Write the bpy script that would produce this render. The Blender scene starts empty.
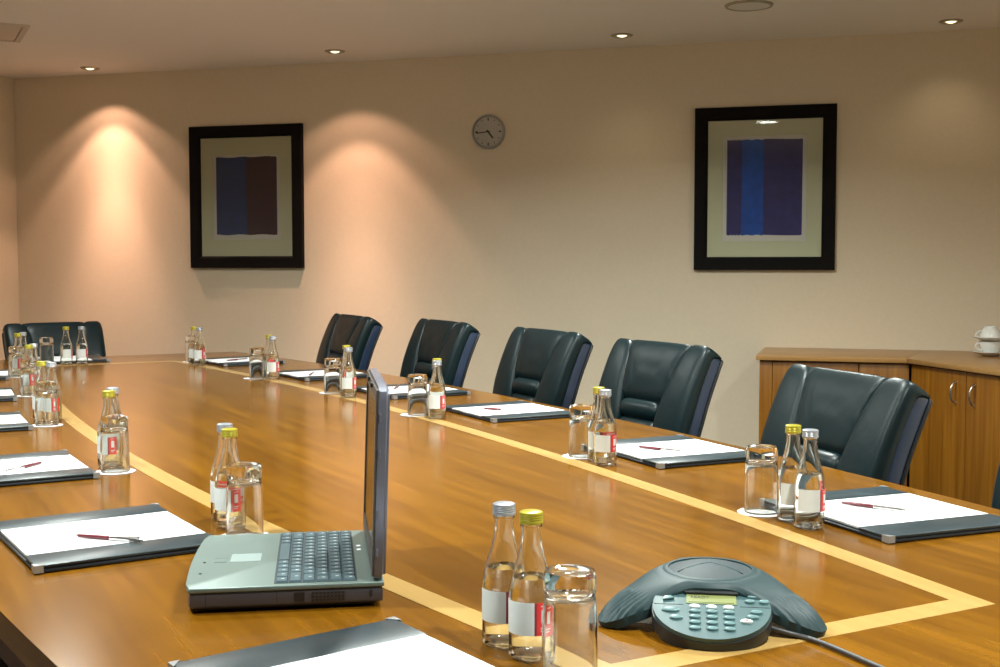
import bpy, bmesh, math, random
from math import sin, cos, pi, radians as R
from mathutils import Vector, Matrix
random.seed(4)
S = bpy.context.scene
COL = S.collection

# ------------------------------------------------------------------ camera
EYE = 1.22            # eye height above the floor
PITCH = math.atan(70.5 / 1200)
YAW = R(16.5)
cam_d = bpy.data.cameras.new('camera'); cam_d.lens = 43.2; cam_d.sensor_width = 36
cam = bpy.data.objects.new('camera', cam_d); COL.objects.link(cam)
cam.location = (0, 0, EYE); cam.rotation_euler = (R(90) - PITCH, 0, YAW)
cam_d.clip_start = 0.05
S.camera = cam
S.view_settings.view_transform = 'Standard'; S.view_settings.look = 'None'
S.view_settings.gamma = 1; S.view_settings.use_curve_mapping = False
S.view_settings.exposure = 0.86
w = bpy.data.worlds.new('world'); S.world = w; w.use_nodes = True
w.node_tree.nodes['Background'].inputs[0].default_value = (0.5, 0.55, 0.6, 1)
w.node_tree.nodes['Background'].inputs[1].default_value = 0.05

# room size (metres, back wall along X)
WALL_Y, LEFT_X, RIGHT_X, FRONT_Y, CEIL = 6.89, -5.45, 1.9, -2.0, 2.456
TOP = 0.74            # table top height

# ------------------------------------------------------------------ geometry of the place
def to_world(x, y):                # measured in front of the tripod -> room axes
    return (x * cos(YAW) - y * sin(YAW), x * sin(YAW) + y * cos(YAW))
def P(px, py, z=TOP):              # where a sight line of the photograph meets height z
    dx = px - 500; dy = 1200 * cos(PITCH) + (333.5 - py) * sin(PITCH)
    dz = -1200 * sin(PITCH) + (333.5 - py) * cos(PITCH)
    t = (z - EYE) / dz
    x, y = to_world(dx * t, dy * t)
    return Vector((x, y, z))
def on_wall(px, py, off=0.0):
    dx = px - 500; dy = 1200 * cos(PITCH) + (333.5 - py) * sin(PITCH)
    dz = -1200 * sin(PITCH) + (333.5 - py) * cos(PITCH)
    x, y = to_world(dx, dy); t = (WALL_Y - off) / y
    return Vector((x * t, WALL_Y - off, EYE + dz * t))
AX = R(28.4)
def T(s, t, z=TOP):                # table frame: s along the table, t across
    x, y = to_world(-sin(AX) * s + cos(AX) * t, cos(AX) * s + sin(AX) * t)
    return Vector((x, y, z))
S0, T0, HL = 3.54, 1.085, 2.406    # table centre, inlay half length
TABLE_ROT = YAW + AX + R(90)       # table local +x = away along the table (s)
def inlay_half(s, side=-1):       # side +1 = left of the photograph, -1 = right
    u = (s - S0) / HL
    return (0.335 + 0.19 * (1 - u * u)) if side > 0 else (0.322 + 0.175 * (1 - u * u))
def slope(s):
    return -0.169 * 2 * (s - S0) / HL ** 2
def st(p):                         # world -> table frame
    x = p.x * cos(YAW) + p.y * sin(YAW); y = -p.x * sin(YAW) + p.y * cos(YAW)
    return (-sin(AX) * x + cos(AX) * y, cos(AX) * x + sin(AX) * y)

# ------------------------------------------------------------------ lights of the room
def area(name, loc, size, power, col, shape='SQUARE', rot=(0, 0, 0), sy=None):
    d = bpy.data.lights.new(name, 'AREA'); d.energy = power; d.color = col
    d.shape = shape; d.size = size
    if sy: d.size_y = sy
    o = bpy.data.objects.new(name, d); COL.objects.link(o); o.location = loc; o.rotation_euler = rot
    return o
LAMPS = [(-1.6, 1.3, 22), (0.45, 1.2, 24), (-0.77, 2.95, 24), (0.95, 3.2, 26), (-2.4, 2.7, 18), (-3.3, 4.4, 16), (-0.9, 4.6, 28)]
COOL = (0.94, 1.0, 0.93)
for x, y, pw in LAMPS:
    area('lamp_disc', (x, y, CEIL - 0.016), 0.17, pw, COOL, 'DISK').data.spread = R(150)
SPOTS = [(90, 68, 1), (335, 51, 1), (622, 35, 0), (951, 21, 0)]
def ceil_pt(px, py):
    return P(px, py, CEIL)
for px, py, hot in SPOTS:
    p = ceil_pt(px, py)
    for deg, blend, pw in (((108, .25, 6), (79, .30, 19), (62, 1.0, 48), (44, 1.0, 110)) if hot else ((110, .8, 1.5),)):
        d = bpy.data.lights.new('spot_lamp', 'SPOT'); d.energy = pw; d.color = (1, 0.57, 0.40) if hot else (1, .8, .5)
        d.spot_size = R(deg); d.spot_blend = blend; d.shadow_soft_size = 0.03
        o = bpy.data.objects.new('spot_lamp', d); COL.objects.link(o); o.location = (p.x, p.y, CEIL - 0.02)
S.cycles.max_bounces = 24; S.cycles.transmission_bounces = 24; S.cycles.transparent_max_bounces = 32
S.cycles.diffuse_bounces = 6; S.cycles.glossy_bounces = 6

# ------------------------------------------------------------------ materials
def mat(name, col, rough=0.5, metal=0.0, **k):
    m = bpy.data.materials.new(name); m.use_nodes = True
    b = m.node_tree.nodes['Principled BSDF']
    b.inputs['Base Color'].default_value = (*col, 1); b.inputs['Roughness'].default_value = rough
    b.inputs['Metallic'].default_value = metal
    for a, v in k.items():
        b.inputs[a.replace('_', ' ')].default_value = v
    return m
def nodes(m): return m.node_tree.nodes, m.node_tree.links, m.node_tree.nodes['Principled BSDF']
def noise_col(m, c1, c2, scale=(1, 1, 1), nscale=5, detail=4, lo=0.35, hi=0.65, bump=0.0, coord='Object', dist=0.0):
    n, l, b = nodes(m)
    tc = n.new('ShaderNodeTexCoord'); mp = n.new('ShaderNodeMapping'); mp.inputs['Scale'].default_value = scale
    l.new(tc.outputs[coord], mp.inputs[0])
    t = n.new('ShaderNodeTexNoise'); t.inputs['Scale'].default_value = nscale; t.inputs['Detail'].default_value = detail
    t.inputs['Distortion'].default_value = dist
    l.new(mp.outputs[0], t.inputs[0])
    r = n.new('ShaderNodeValToRGB'); r.color_ramp.elements[0].position = lo; r.color_ramp.elements[1].position = hi
    r.color_ramp.elements[0].color = (*c1, 1); r.color_ramp.elements[1].color = (*c2, 1)
    l.new(t.outputs[0], r.inputs[0]); l.new(r.outputs[0], b.inputs['Base Color'])
    if bump:
        bp = n.new('ShaderNodeBump'); bp.inputs['Strength'].default_value = bump; bp.inputs['Distance'].default_value = 0.002
        l.new(t.outputs[0], bp.inputs['Height']); l.new(bp.outputs[0], b.inputs['Normal'])
    return m, t, r
def wood(name, c1, c2, c3, grain=(2, 60, 60), rough=0.25, coat=0.0, big=(0.6, 3, 3), bstr=0.02):
    m = mat(name, c1, rough, Coat_Weight=coat, Coat_Roughness=0.12, Specular_IOR_Level=0.42)
    n, l, b = nodes(m)
    tc = n.new('ShaderNodeTexCoord')
    def nz(sc, s, d, dist=0):
        mp = n.new('ShaderNodeMapping'); mp.inputs['Scale'].default_value = sc; l.new(tc.outputs['Object'], mp.inputs[0])
        t = n.new('ShaderNodeTexNoise'); t.inputs['Scale'].default_value = s; t.inputs['Detail'].default_value = d
        t.inputs['Distortion'].default_value = dist; l.new(mp.outputs[0], t.inputs[0]); return t
    a = nz(grain, 1.0, 5, 0.3); g = nz(big, 1.0, 3, 1.2)
    r1 = n.new('ShaderNodeValToRGB'); r1.color_ramp.elements[0].position = .3; r1.color_ramp.elements[1].position = .7
    r1.color_ramp.elements[0].color = (*c1, 1); r1.color_ramp.elements[1].color = (*c2, 1)
    l.new(a.outputs[0], r1.inputs[0])
    r2 = n.new('ShaderNodeValToRGB'); r2.color_ramp.elements[0].position = .35; r2.color_ramp.elements[1].position = .7
    r2.color_ramp.elements[0].color = (0, 0, 0, 1); r2.color_ramp.elements[1].color = (1, 1, 1, 1)
    l.new(g.outputs[0], r2.inputs[0])
    mx = n.new('ShaderNodeMix'); mx.data_type = 'RGBA'
    sc = n.new('ShaderNodeMath'); sc.operation = 'MULTIPLY'; sc.inputs[1].default_value = 0.55
    l.new(r2.outputs[0], sc.inputs[0]); l.new(sc.outputs[0], mx.inputs[0])
    l.new(r1.outputs[0], mx.inputs[6]); mx.inputs[7].default_value = (*c3, 1)
    l.new(mx.outputs[2], b.inputs['Base Color'])
    bp = n.new('ShaderNodeBump'); bp.inputs['Strength'].default_value = bstr; bp.inputs['Distance'].default_value = 0.001
    l.new(a.outputs[0], bp.inputs['Height']); l.new(bp.outputs[0], b.inputs['Normal'])
    return m
M = {}
M['wall'] = mat('wall_paint', (0.50, 0.42, 0.30), 0.85)
noise_col(M['wall'], (0.76, 0.665, 0.515), (0.78, 0.685, 0.53), nscale=60, bump=0.04)
M['ceiling'] = mat('ceiling_paint', (0.94, 0.91, 0.87), 0.9)
M['vent'] = mat('vent_paint', (0.72, 0.64, 0.54), 0.8)
M['carpet'] = mat('carpet', (0.012, 0.012, 0.014), 0.95)
noise_col(M['carpet'], (0.012, 0.011, 0.011), (0.024, 0.022, 0.022), nscale=300, bump=0.4)
M['base'] = mat('skirting_paint', (0.55, 0.5, 0.42), 0.5)
M['table'] = wood('cherry_veneer', (0.135, 0.052, 0.0025), (0.225, 0.092, 0.005), (0.085, 0.030, 0.002), grain=(2.5, 45, 45), big=(1.2, 7, 7), rough=0.17, bstr=0.0)
M['edge'] = wood('cherry_edge', (0.20, 0.08, 0.02), (0.26, 0.11, 0.03), (0.16, 0.06, 0.015), rough=0.3)
M['inlay'] = wood('maple_inlay', (0.42, 0.26, 0.085), (0.47, 0.30, 0.105), (0.39, 0.235, 0.075), grain=(3, 60, 60), rough=0.17, bstr=0.0)
M['cabinet'] = wood('cabinet_veneer', (0.20, 0.070, 0.004), (0.37, 0.16, 0.016), (0.15, 0.050, 0.004), grain=(45, 45, 1.5), big=(6, 6, .4), rough=0.35)
M['cabtop'] = wood('cabinet_top_veneer', (0.38, 0.20, 0.065), (0.46, 0.26, 0.09), (0.34, 0.17, 0.055), grain=(3, 60, 60), rough=0.3)
M['leather'] = mat('black_leather', (0.004, 0.013, 0.016), 0.36, Specular_IOR_Level=0.26)
n, l, b = nodes(M['leather'])
tc = n.new('ShaderNodeTexCoord'); v = n.new('ShaderNodeTexVoronoi'); v.inputs['Scale'].default_value = 260
nz = n.new('ShaderNodeTexNoise'); nz.inputs['Scale'].default_value = 14
l.new(tc.outputs['Object'], v.inputs[0]); l.new(tc.outputs['Object'], nz.inputs[0])
ad = n.new('ShaderNodeMath'); ad.operation = 'MULTIPLY_ADD'; ad.inputs[1].default_value = 0.12
l.new(v.outputs[0], ad.inputs[0]); l.new(nz.outputs[0], ad.inputs[2])
bp = n.new('ShaderNodeBump'); bp.inputs['Strength'].default_value = 0.25; bp.inputs['Distance'].default_value = 0.006
l.new(ad.outputs[0], bp.inputs['Height']); l.new(bp.outputs[0], b.inputs['Normal'])
M['gusset'] = mat('leather_side_blue_sheen', (0.012, 0.027, 0.065), 0.36, Specular_IOR_Level=0.7)  # same black leather; blue reflection on its lit side is put into the colour
M['shell'] = mat('chair_back_shell', (0.008, 0.009, 0.011), 0.45)
M['chrome'] = mat('chrome', (0.75, 0.75, 0.77), 0.15, 1.0)
M['steel'] = mat('satin_silver', (0.36, 0.38, 0.40), 0.35, 0.6)
M['blackplastic'] = mat('black_plastic', (0.012, 0.012, 0.013), 0.4)
def clear(name, col, ior, share):
    m = mat(name, col, 0.0, IOR=ior, Transmission_Weight=1.0)
    n, l, b = nodes(m); t = n.new('ShaderNodeBsdfTransparent'); t.inputs[0].default_value = (*col, 1)
    mx = n.new('ShaderNodeMixShader'); mx.inputs[0].default_value = share
    l.new(t.outputs[0], mx.inputs[1]); l.new(b.outputs[0], mx.inputs[2]); l.new(mx.outputs[0], n['Material Output'].inputs[0])
    return m
M['glass'] = clear('clear_glass', (0.98, 0.995, 0.985), 1.45, 1.0)
M['water'] = clear('water', (0.985, 1.0, 0.99), 1.33, 1.0)
M['yellowcap'] = mat('yellow_cap', (0.42, 0.37, 0.03), 0.3, 0.35)
M['silvercap'] = mat('silver_cap', (0.42, 0.46, 0.53), 0.3, 0.6)
M['whitelabel'] = mat('pale_label', (0.62, 0.66, 0.66), 0.5)
M['redlabel'] = mat('red_label', (0.62, 0.03, 0.03), 0.45)
M['dkred'] = mat('maroon_label', (0.22, 0.02, 0.03), 0.45)
M['paper'] = mat('paper', (0.72, 0.73, 0.75), 0.8)
M['folder'] = mat('folder_leather', (0.020, 0.036, 0.046), 0.36, Specular_IOR_Level=0.6)
noise_col(M['folder'], (0.013, 0.026, 0.034), (0.018, 0.033, 0.042), nscale=40, bump=0.15)
M['folder_dark'] = mat('folder_edge', (0.01, 0.014, 0.02), 0.4)
M['maroon'] = mat('maroon_barrel', (0.13, 0.02, 0.03), 0.25)
M['white'] = mat('white_china', (0.82, 0.84, 0.82), 0.15)
M['laptop_silver'] = mat('laptop_silver', (0.155, 0.21, 0.20), 0.42, 0.4)
M['laptop_dark'] = mat('laptop_gunmetal', (0.085, 0.085, 0.105), 0.38, 0.5)
M['laptop_under'] = mat('laptop_underside', (0.02, 0.02, 0.024), 0.5)
M['lid'] = mat('laptop_lid_grey', (0.15, 0.16, 0.21), 0.36, 0.5)
M['bezel'] = mat('screen_bezel', (0.06, 0.055, 0.05), 0.45)
M['screen'] = mat('dark_screen', (0.012, 0.012, 0.013), 0.16)
M['key'] = mat('keycap', (0.045, 0.085, 0.105), 0.5)
M['keymark'] = mat('key_legend', (0.55, 0.6, 0.6), 0.6)
M['well'] = mat('keyboard_well', (0.015, 0.025, 0.03), 0.6)
M['touchpad'] = mat('touchpad', (0.20, 0.26, 0.26), 0.5)
M['phone'] = mat('phone_shell', (0.012, 0.036, 0.043), 0.5, Specular_IOR_Level=0.35)
M['phone_panel'] = mat('phone_panel', (0.038, 0.088, 0.098), 0.45)
M['phone_dark'] = mat('phone_underside', (0.010, 0.014, 0.016), 0.5)
M['grille'] = mat('speaker_grille', (0.022, 0.038, 0.046), 0.6)
M['lcd'] = mat('lcd_glass', (0.20, 0.23, 0.085), 0.3)
M['lcdink'] = mat('lcd_ink', (0.05, 0.06, 0.03), 0.5)
M['button'] = mat('phone_button', (0.10, 0.19, 0.205), 0.35)
M['palebutton'] = mat('pale_phone_button', (0.58, 0.64, 0.64), 0.35)
M['redmark'] = mat('red_mark', (0.5, 0.05, 0.05), 0.5)
M['cable'] = mat('grey_cable', (0.05, 0.05, 0.055), 0.45)
M['frame'] = mat('black_frame', (0.005, 0.004, 0.004), 0.7, Specular_IOR_Level=0.15)
M['mat'] = mat('cream_mat', (0.66, 0.66, 0.46), 0.8)
M['printpaper'] = mat('print_paper', (0.72, 0.69, 0.63), 0.8)
M['purple'] = mat('violet_ink', (0.036, 0.036, 0.18), 0.7)
M['blue'] = mat('blue_ink', (0.002, 0.085, 0.45), 0.7)
M['navyblue'] = mat('navy_ink', (0.007, 0.040, 0.18), 0.7)
M['plum'] = mat('plum_ink', (0.055, 0.019, 0.040), 0.7)
for k in ('purple', 'blue', 'navyblue', 'plum'):
    c = M[k].node_tree.nodes['Principled BSDF'].inputs['Base Color'].default_value
    noise_col(M[k], tuple(x * .85 for x in c[:3]), tuple(x * 1.15 for x in c[:3]), nscale=25)
# picture glazing: thin clear sheet with a faint reflection
def thin_glass():
    m = bpy.data.materials.new('picture_glass'); m.use_nodes = True
    n, l = m.node_tree.nodes, m.node_tree.links; n.clear()
    o = n.new('ShaderNodeOutputMaterial'); t = n.new('ShaderNodeBsdfTransparent'); g = n.new('ShaderNodeBsdfGlossy')
    g.inputs['Roughness'].default_value = 0.02
    f = n.new('ShaderNodeFresnel'); f.inputs[0].default_value = 1.45
    mx = n.new('ShaderNodeMixShader'); l.new(f.outputs[0], mx.inputs[0]); l.new(t.outputs[0], mx.inputs[1]); l.new(g.outputs[0], mx.inputs[2])
    l.new(mx.outputs[0], o.inputs[0]); return m
M['pglass'] = thin_glass()
M['clockrim'] = mat('clock_rim', (0.42, 0.42, 0.42), 0.3, 0.6)
M['clockface'] = mat('clock_face', (0.72, 0.70, 0.64), 0.7)
M['ink'] = mat('black_ink', (0.01, 0.01, 0.01), 0.5)
M['trimring'] = mat('downlight_ring', (0.40, 0.36, 0.27), 0.3, 0.5)
M['speakergrille'] = mat('ceiling_speaker_grille', (0.80, 0.80, 0.76), 0.7)
def emit(name, col, s):
    m = mat(name, (0.8, 0.8, 0.8), 0.5); b = m.node_tree.nodes['Principled BSDF']
    b.inputs['Emission Color'].default_value = (*col, 1); b.inputs['Emission Strength'].default_value = s
    return m
M['bulb'] = emit('lit_bulb', (1, 0.80, 0.5), 1.1)
M['diffuser'] = emit('lamp_diffuser', COOL, 12.0)

# ------------------------------------------------------------------ mesh helpers
def link(name, me, m, parent=None, smooth=False, loc=None, rot=None):
    o = bpy.data.objects.new(name, me); COL.objects.link(o)
    if m is not None: me.materials.append(m)
    if parent: o.parent = parent
    if loc is not None: o.location = loc
    if rot is not None: o.rotation_euler = rot
    if smooth: smoothen(me)
    return o
def smoothen(me, ang=40):
    for p in me.polygons: p.use_smooth = True
    try: me.set_sharp_from_angle(angle=R(ang))
    except Exception: pass
def obj(name, bm, m, parent=None, smooth=True, loc=None, rot=None, ang=40):
    me = bpy.data.meshes.new(name)
    bmesh.ops.recalc_face_normals(bm, faces=bm.faces[:])
    bm.to_mesh(me); bm.free()
    return link(name, me, m, parent, False, loc, rot) if not smooth else _sm(link(name, me, m, parent, False, loc, rot), ang)
def _sm(o, ang): smoothen(o.data, ang); return o
def tag(o, label=None, cat=None, group=None, kind=None):
    if label: o['label'] = label
    if cat: o['category'] = cat
    if group: o['group'] = group
    if kind: o['kind'] = kind
    return o
def empty(name, loc, rz, label, cat, group=None):
    o = bpy.data.objects.new(name, None); COL.objects.link(o); o.location = loc; o.rotation_euler = (0, 0, rz)
    o.empty_display_size = 0.05
    return tag(o, label, cat, group)
KIDS = {}
def copy_tree(o, parent=None):
    c = o.copy(); COL.objects.link(c)
    if parent is not None: c.parent = parent
    for ch in [x for x in COL.objects if x.parent == o]: copy_tree(ch, c)
    return c
def box(bm, x0, x1, y0, y1, z0, z1, bev=0.0, seg=2, mtx=None):
    vs = [bm.verts.new((x, y, z)) for x in (x0, x1) for y in (y0, y1) for z in (z0, z1)]
    f = [(0, 1, 3, 2), (4, 6, 7, 5), (0, 4, 5, 1), (2, 3, 7, 6), (0, 2, 6, 4), (1, 5, 7, 3)]
    fs = [bm.faces.new([vs[i] for i in q]) for q in f]
    allv = vs
    if bev:
        es = list({e for q in fs for e in q.edges})
        r = bmesh.ops.bevel(bm, geom=es, offset=bev, segments=seg, affect='EDGES', profile=0.5)
        allv = list({v for q in r['faces'] for v in q.verts} | {v for v in vs if v.is_valid})
    if mtx is not None: bmesh.ops.transform(bm, matrix=mtx, verts=[v for v in allv if v.is_valid])
    return bm
def B(*a, **k): return box(bmesh.new(), *a, **k)
def lathe(prof, n=32, bm=None, closed=False, cen=(0, 0)):
    bm = bm or bmesh.new(); rings = []
    for r, z in prof:
        if r < 1e-6: rings.append([bm.verts.new((cen[0], cen[1], z))])
        else: rings.append([bm.verts.new((cen[0] + r * cos(2 * pi * i / n), cen[1] + r * sin(2 * pi * i / n), z)) for i in range(n)])
    pairs = list(zip(rings, rings[1:]))
    if closed: pairs.append((rings[-1], rings[0]))
    for a, b_ in pairs:
        for i in range(n):
            j = (i + 1) % n
            if len(a) == 1 and len(b_) == 1: continue
            if len(a) == 1: bm.faces.new((a[0], b_[j], b_[i]))
            elif len(b_) == 1: bm.faces.new((a[i], a[j], b_[0]))
            else: bm.faces.new((a[i], a[j], b_[j], b_[i]))
    return bm
def prism(pts, z0, z1, bm=None, bev=0.0, seg=2):
    bm = bm or bmesh.new()
    a = [bm.verts.new((x, y, z0)) for x, y in pts]; c = [bm.verts.new((x, y, z1)) for x, y in pts]
    n = len(pts); bot = bm.faces.new(a[::-1]); top = bm.faces.new(c)
    for i in range(n):
        j = (i + 1) % n; bm.faces.new((a[i], a[j], c[j], c[i]))
    if bev:
        es = list(set(bot.edges) | set(top.edges))
        bmesh.ops.bevel(bm, geom=es, offset=bev, segments=seg, affect='EDGES', profile=0.5)
    return bm
def tube(pts, r, n=10, bm=None, cap=True):
    bm = bm or bmesh.new(); rings = []
    pts = [Vector(p) for p in pts]
    rr = r if isinstance(r, (list, tuple)) else [r] * len(pts)
    up = Vector((0, 0, 1)); prev = None
    for i, p in enumerate(pts):
        d = (pts[min(i + 1, len(pts) - 1)] - pts[max(i - 1, 0)]).normalized()
        if prev is None:
            a = d.cross(up)
            if a.length < 1e-3: a = d.cross(Vector((1, 0, 0)))
        else: a = prev - d * prev.dot(d)
        a.normalize(); prev = a; c = d.cross(a)
        rings.append([bm.verts.new(p + (a * cos(2 * pi * k / n) + c * sin(2 * pi * k / n)) * rr[i]) for k in range(n)])
    for a, c in zip(rings, rings[1:]):
        for k in range(n):
            j = (k + 1) % n; bm.faces.new((a[k], a[j], c[j], c[k]))
    if cap: bm.faces.new(rings[0][::-1]); bm.faces.new(rings[-1])
    return bm
def bez(p0, p1, p2, p3, n=16):
    p0, p1, p2, p3 = map(Vector, (p0, p1, p2, p3))
    return [p0 * (1 - t) ** 3 + p1 * 3 * t * (1 - t) ** 2 + p2 * 3 * t * t * (1 - t) + p3 * t ** 3 for t in [i / n for i in range(n + 1)]]
def interp(x, tab):
    if x <= tab[0][0]: return tab[0][1]
    for (a, b_), (c, d) in zip(tab, tab[1:]):
        if x <= c:
            u = (x - a) / (c - a); u = u * u * (3 - 2 * u) if False else u
            return b_ + (d - b_) * u
    return tab[-1][1]

# ------------------------------------------------------------------ room shell
def struct(name, bm, m): 
    o = obj(name, bm, m, smooth=False); o['kind'] = 'structure'; return o
struct('floor', B(LEFT_X, RIGHT_X, FRONT_Y, WALL_Y, -0.1, 0), M['carpet'])
struct('ceiling', B(LEFT_X, RIGHT_X, FRONT_Y, WALL_Y, CEIL, CEIL + 0.1), M['ceiling'])
struct('wall_back', B(LEFT_X - .1, RIGHT_X + .1, WALL_Y, WALL_Y + 0.1, -.1, CEIL + .1), M['wall'])
struct('wall_left', B(LEFT_X - 0.1, LEFT_X, FRONT_Y, WALL_Y, -.1, CEIL + .1), M['wall'])
struct('wall_right', B(RIGHT_X, RIGHT_X + 0.1, FRONT_Y, WALL_Y, -.1, CEIL + .1), M['wall'])
struct('wall_front', B(LEFT_X - .1, RIGHT_X + .1, FRONT_Y - 0.1, FRONT_Y, -.1, CEIL + .1), M['wall'])
struct('baseboard_back', B(LEFT_X, -0.47, WALL_Y - 0.015, WALL_Y, 0, 0.1, bev=.004), M['base'])
struct('baseboard_left', B(LEFT_X, LEFT_X + .015, FRONT_Y, WALL_Y - .016, 0, 0.1, bev=.004), M['base'])

# ceiling fittings
for i, (x, y, pw) in enumerate(LAMPS):
    where = ['over the near left end of the table', 'over the near right end of the table', 'over the middle of the table', 'over the right-hand chairs', 'left of the table middle', 'over the far left end of the table', 'over the far chairs'][i]
    t = empty('ceiling_light', (x, y, CEIL), 0, 'large round recessed ceiling light ' + where, 'ceiling light', 'large round ceiling lights')
    obj('trim_ring', lathe([(.095, 0), (.095, -.010), (.112, -.012), (.122, -.004), (.122, 0)], 40, closed=True), M['trimring'], t)
    obj('diffuser', lathe([(0, -.006), (.094, -.006), (.094, 0), (0, 0)], 40), M['diffuser'], t)
names = ['above the left wall glow', 'between the left picture and the clock', 'between the clock and the right picture', 'at the right, above the cabinets']
for (px, py, hot), nm in zip(SPOTS, names):
    p = ceil_pt(px, py)
    t = empty('downlight', (p.x, p.y, CEIL), 0, 'small round ceiling downlight ' + nm, 'downlight', 'ceiling downlights')
    obj('trim_ring', lathe([(.036, -.002), (.038, -.007), (.050, -.008), (.060, -.003), (.060, 0), (.036, 0)], 32, closed=True), M['trimring'], t)
    obj('bulb', lathe([(0, -.012), (.012, -.011), (.024, -.006), (.027, -.002), (.027, 0), (0, 0)], 24), M['bulb'], t)
p = ceil_pt(749, 5)
t = empty('ceiling_speaker', (p.x, p.y, CEIL), 0, 'round white speaker grille in the ceiling above the right picture', 'speaker')
obj('grille', lathe([(0, -.010), (.08, -.009), (.100, -.006), (.1, 0), (0, 0)], 40), M['speakergrille'], t)
obj('rim', lathe([(.100, 0), (.100, -.009), (.112, -.008), (.116, 0)], 40, closed=True), M['trimring'], t)
# ceiling vent at the left edge
cn, cf = P(30, 25, CEIL), P(20, 41, CEIL)
vx = (cf - cn); VL = vx.length; vrot = math.atan2(vx.y, vx.x)
vc = (cn + cf) / 2 + Matrix.Rotation(R(90), 3, 'Z') @ vx / 2
t = empty('ceiling_vent', (vc.x, vc.y, CEIL), vrot, 'flat square air vent plate in the ceiling at the far left', 'vent')
h = VL / 2
bm = bmesh.new()
for (a0, a1, b0, b1) in ((-h, h, -h, -h + .03), (-h, h, h - .03, h), (-h, -h + .03, -h + .03, h - .03), (h - .03, h, -h + .03, h - .03)): box(bm, a0, a1, b0, b1, -.010, 0)
obj('frame', bm, M['vent'], t, smooth=False)
obj('louvre_plate', B(-h + .035, h - .035, -h + .035, h - .035, -.008, 0, bev=.003), M['vent'], t)

# ------------------------------------------------------------------ table
tb = empty('conference_table', T(S0, T0, 0), TABLE_ROT, 'long boat-shaped cherry wood conference table with a pale inlaid border', 'table')
# local frame: +x = s, +y = -t  (rotation puts x along s; y points to the left side)
HO = HL + 0.47
def outline(off, hl, n=48, rc=0.05):
    pts = []
    for i in range(n + 1):
        s = -hl + 2 * hl * i / n; pts.append((s, -(inlay_half(S0 + s, -1) + off)))
    for i in range(n + 1):
        s = hl - 2 * hl * i / n; pts.append((s, (inlay_half(S0 + s, 1) + off)))
    return pts
obj('tabletop', prism(outline(0.494, HO), 0.70, TOP - .0005, bev=0.008, seg=3), M['table'], tb)
obj('edge_moulding', prism(outline(0.494 - .012, HO - .012), 0.655, 0.70, bev=0.01, seg=2), M['edge'], tb)
BW = 0.046
for sg in (-1, 1):          # long curved bands
    bm = bmesh.new()
    n = 60; prev = None
    for i in range(n + 1):
        s = -HL + 2 * HL * i / n; h = inlay_half(S0 + s, sg)
        a = bm.verts.new((s, sg * h, TOP)); c = bm.verts.new((s, sg * (h - BW), TOP))
        if prev: bm.faces.new((prev[0], a, c, prev[1]))
        prev = (a, c)
    bm2 = bmesh.new()
    e0, e1 = sg * HL, sg * (HL - BW)
    q = [(e0, -(inlay_half(S0 + e0, -1) - BW)), (e0, inlay_half(S0 + e0, 1) - BW), (e1, inlay_half(S0 + e1, 1) - BW), (e1, -(inlay_half(S0 + e1, -1) - BW))]
    bm2.faces.new([bm2.verts.new((x, y, TOP)) for x, y in q])
    for nm, b_ in (('side_inlay', bm), ('end_inlay', bm2)):
        r = bmesh.ops.extrude_face_region(b_, geom=b_.faces[:])
        for v in [e for e in r['geom'] if isinstance(e, bmesh.types.BMVert)]: v.co.z -= 0.0012
        for v in b_.verts: v.co.z += 0.0002
        obj(nm, b_, M['inlay'], tb, smooth=False)
for sx in (-1.55, 1.55):
    bm = bmesh.new(); box(bm, sx - .04, sx + .04, -.42, .42, 0.08, .655, bev=.01); box(bm, sx - .14, sx + .14, -.5, .5, 0, .08, bev=.02)
    obj('pedestal', bm, M['edge'], tb)
obj('stretcher', B(-1.51, 1.51, -.03, .03, .3, .45, bev=.008), M['edge'], tb)

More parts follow.
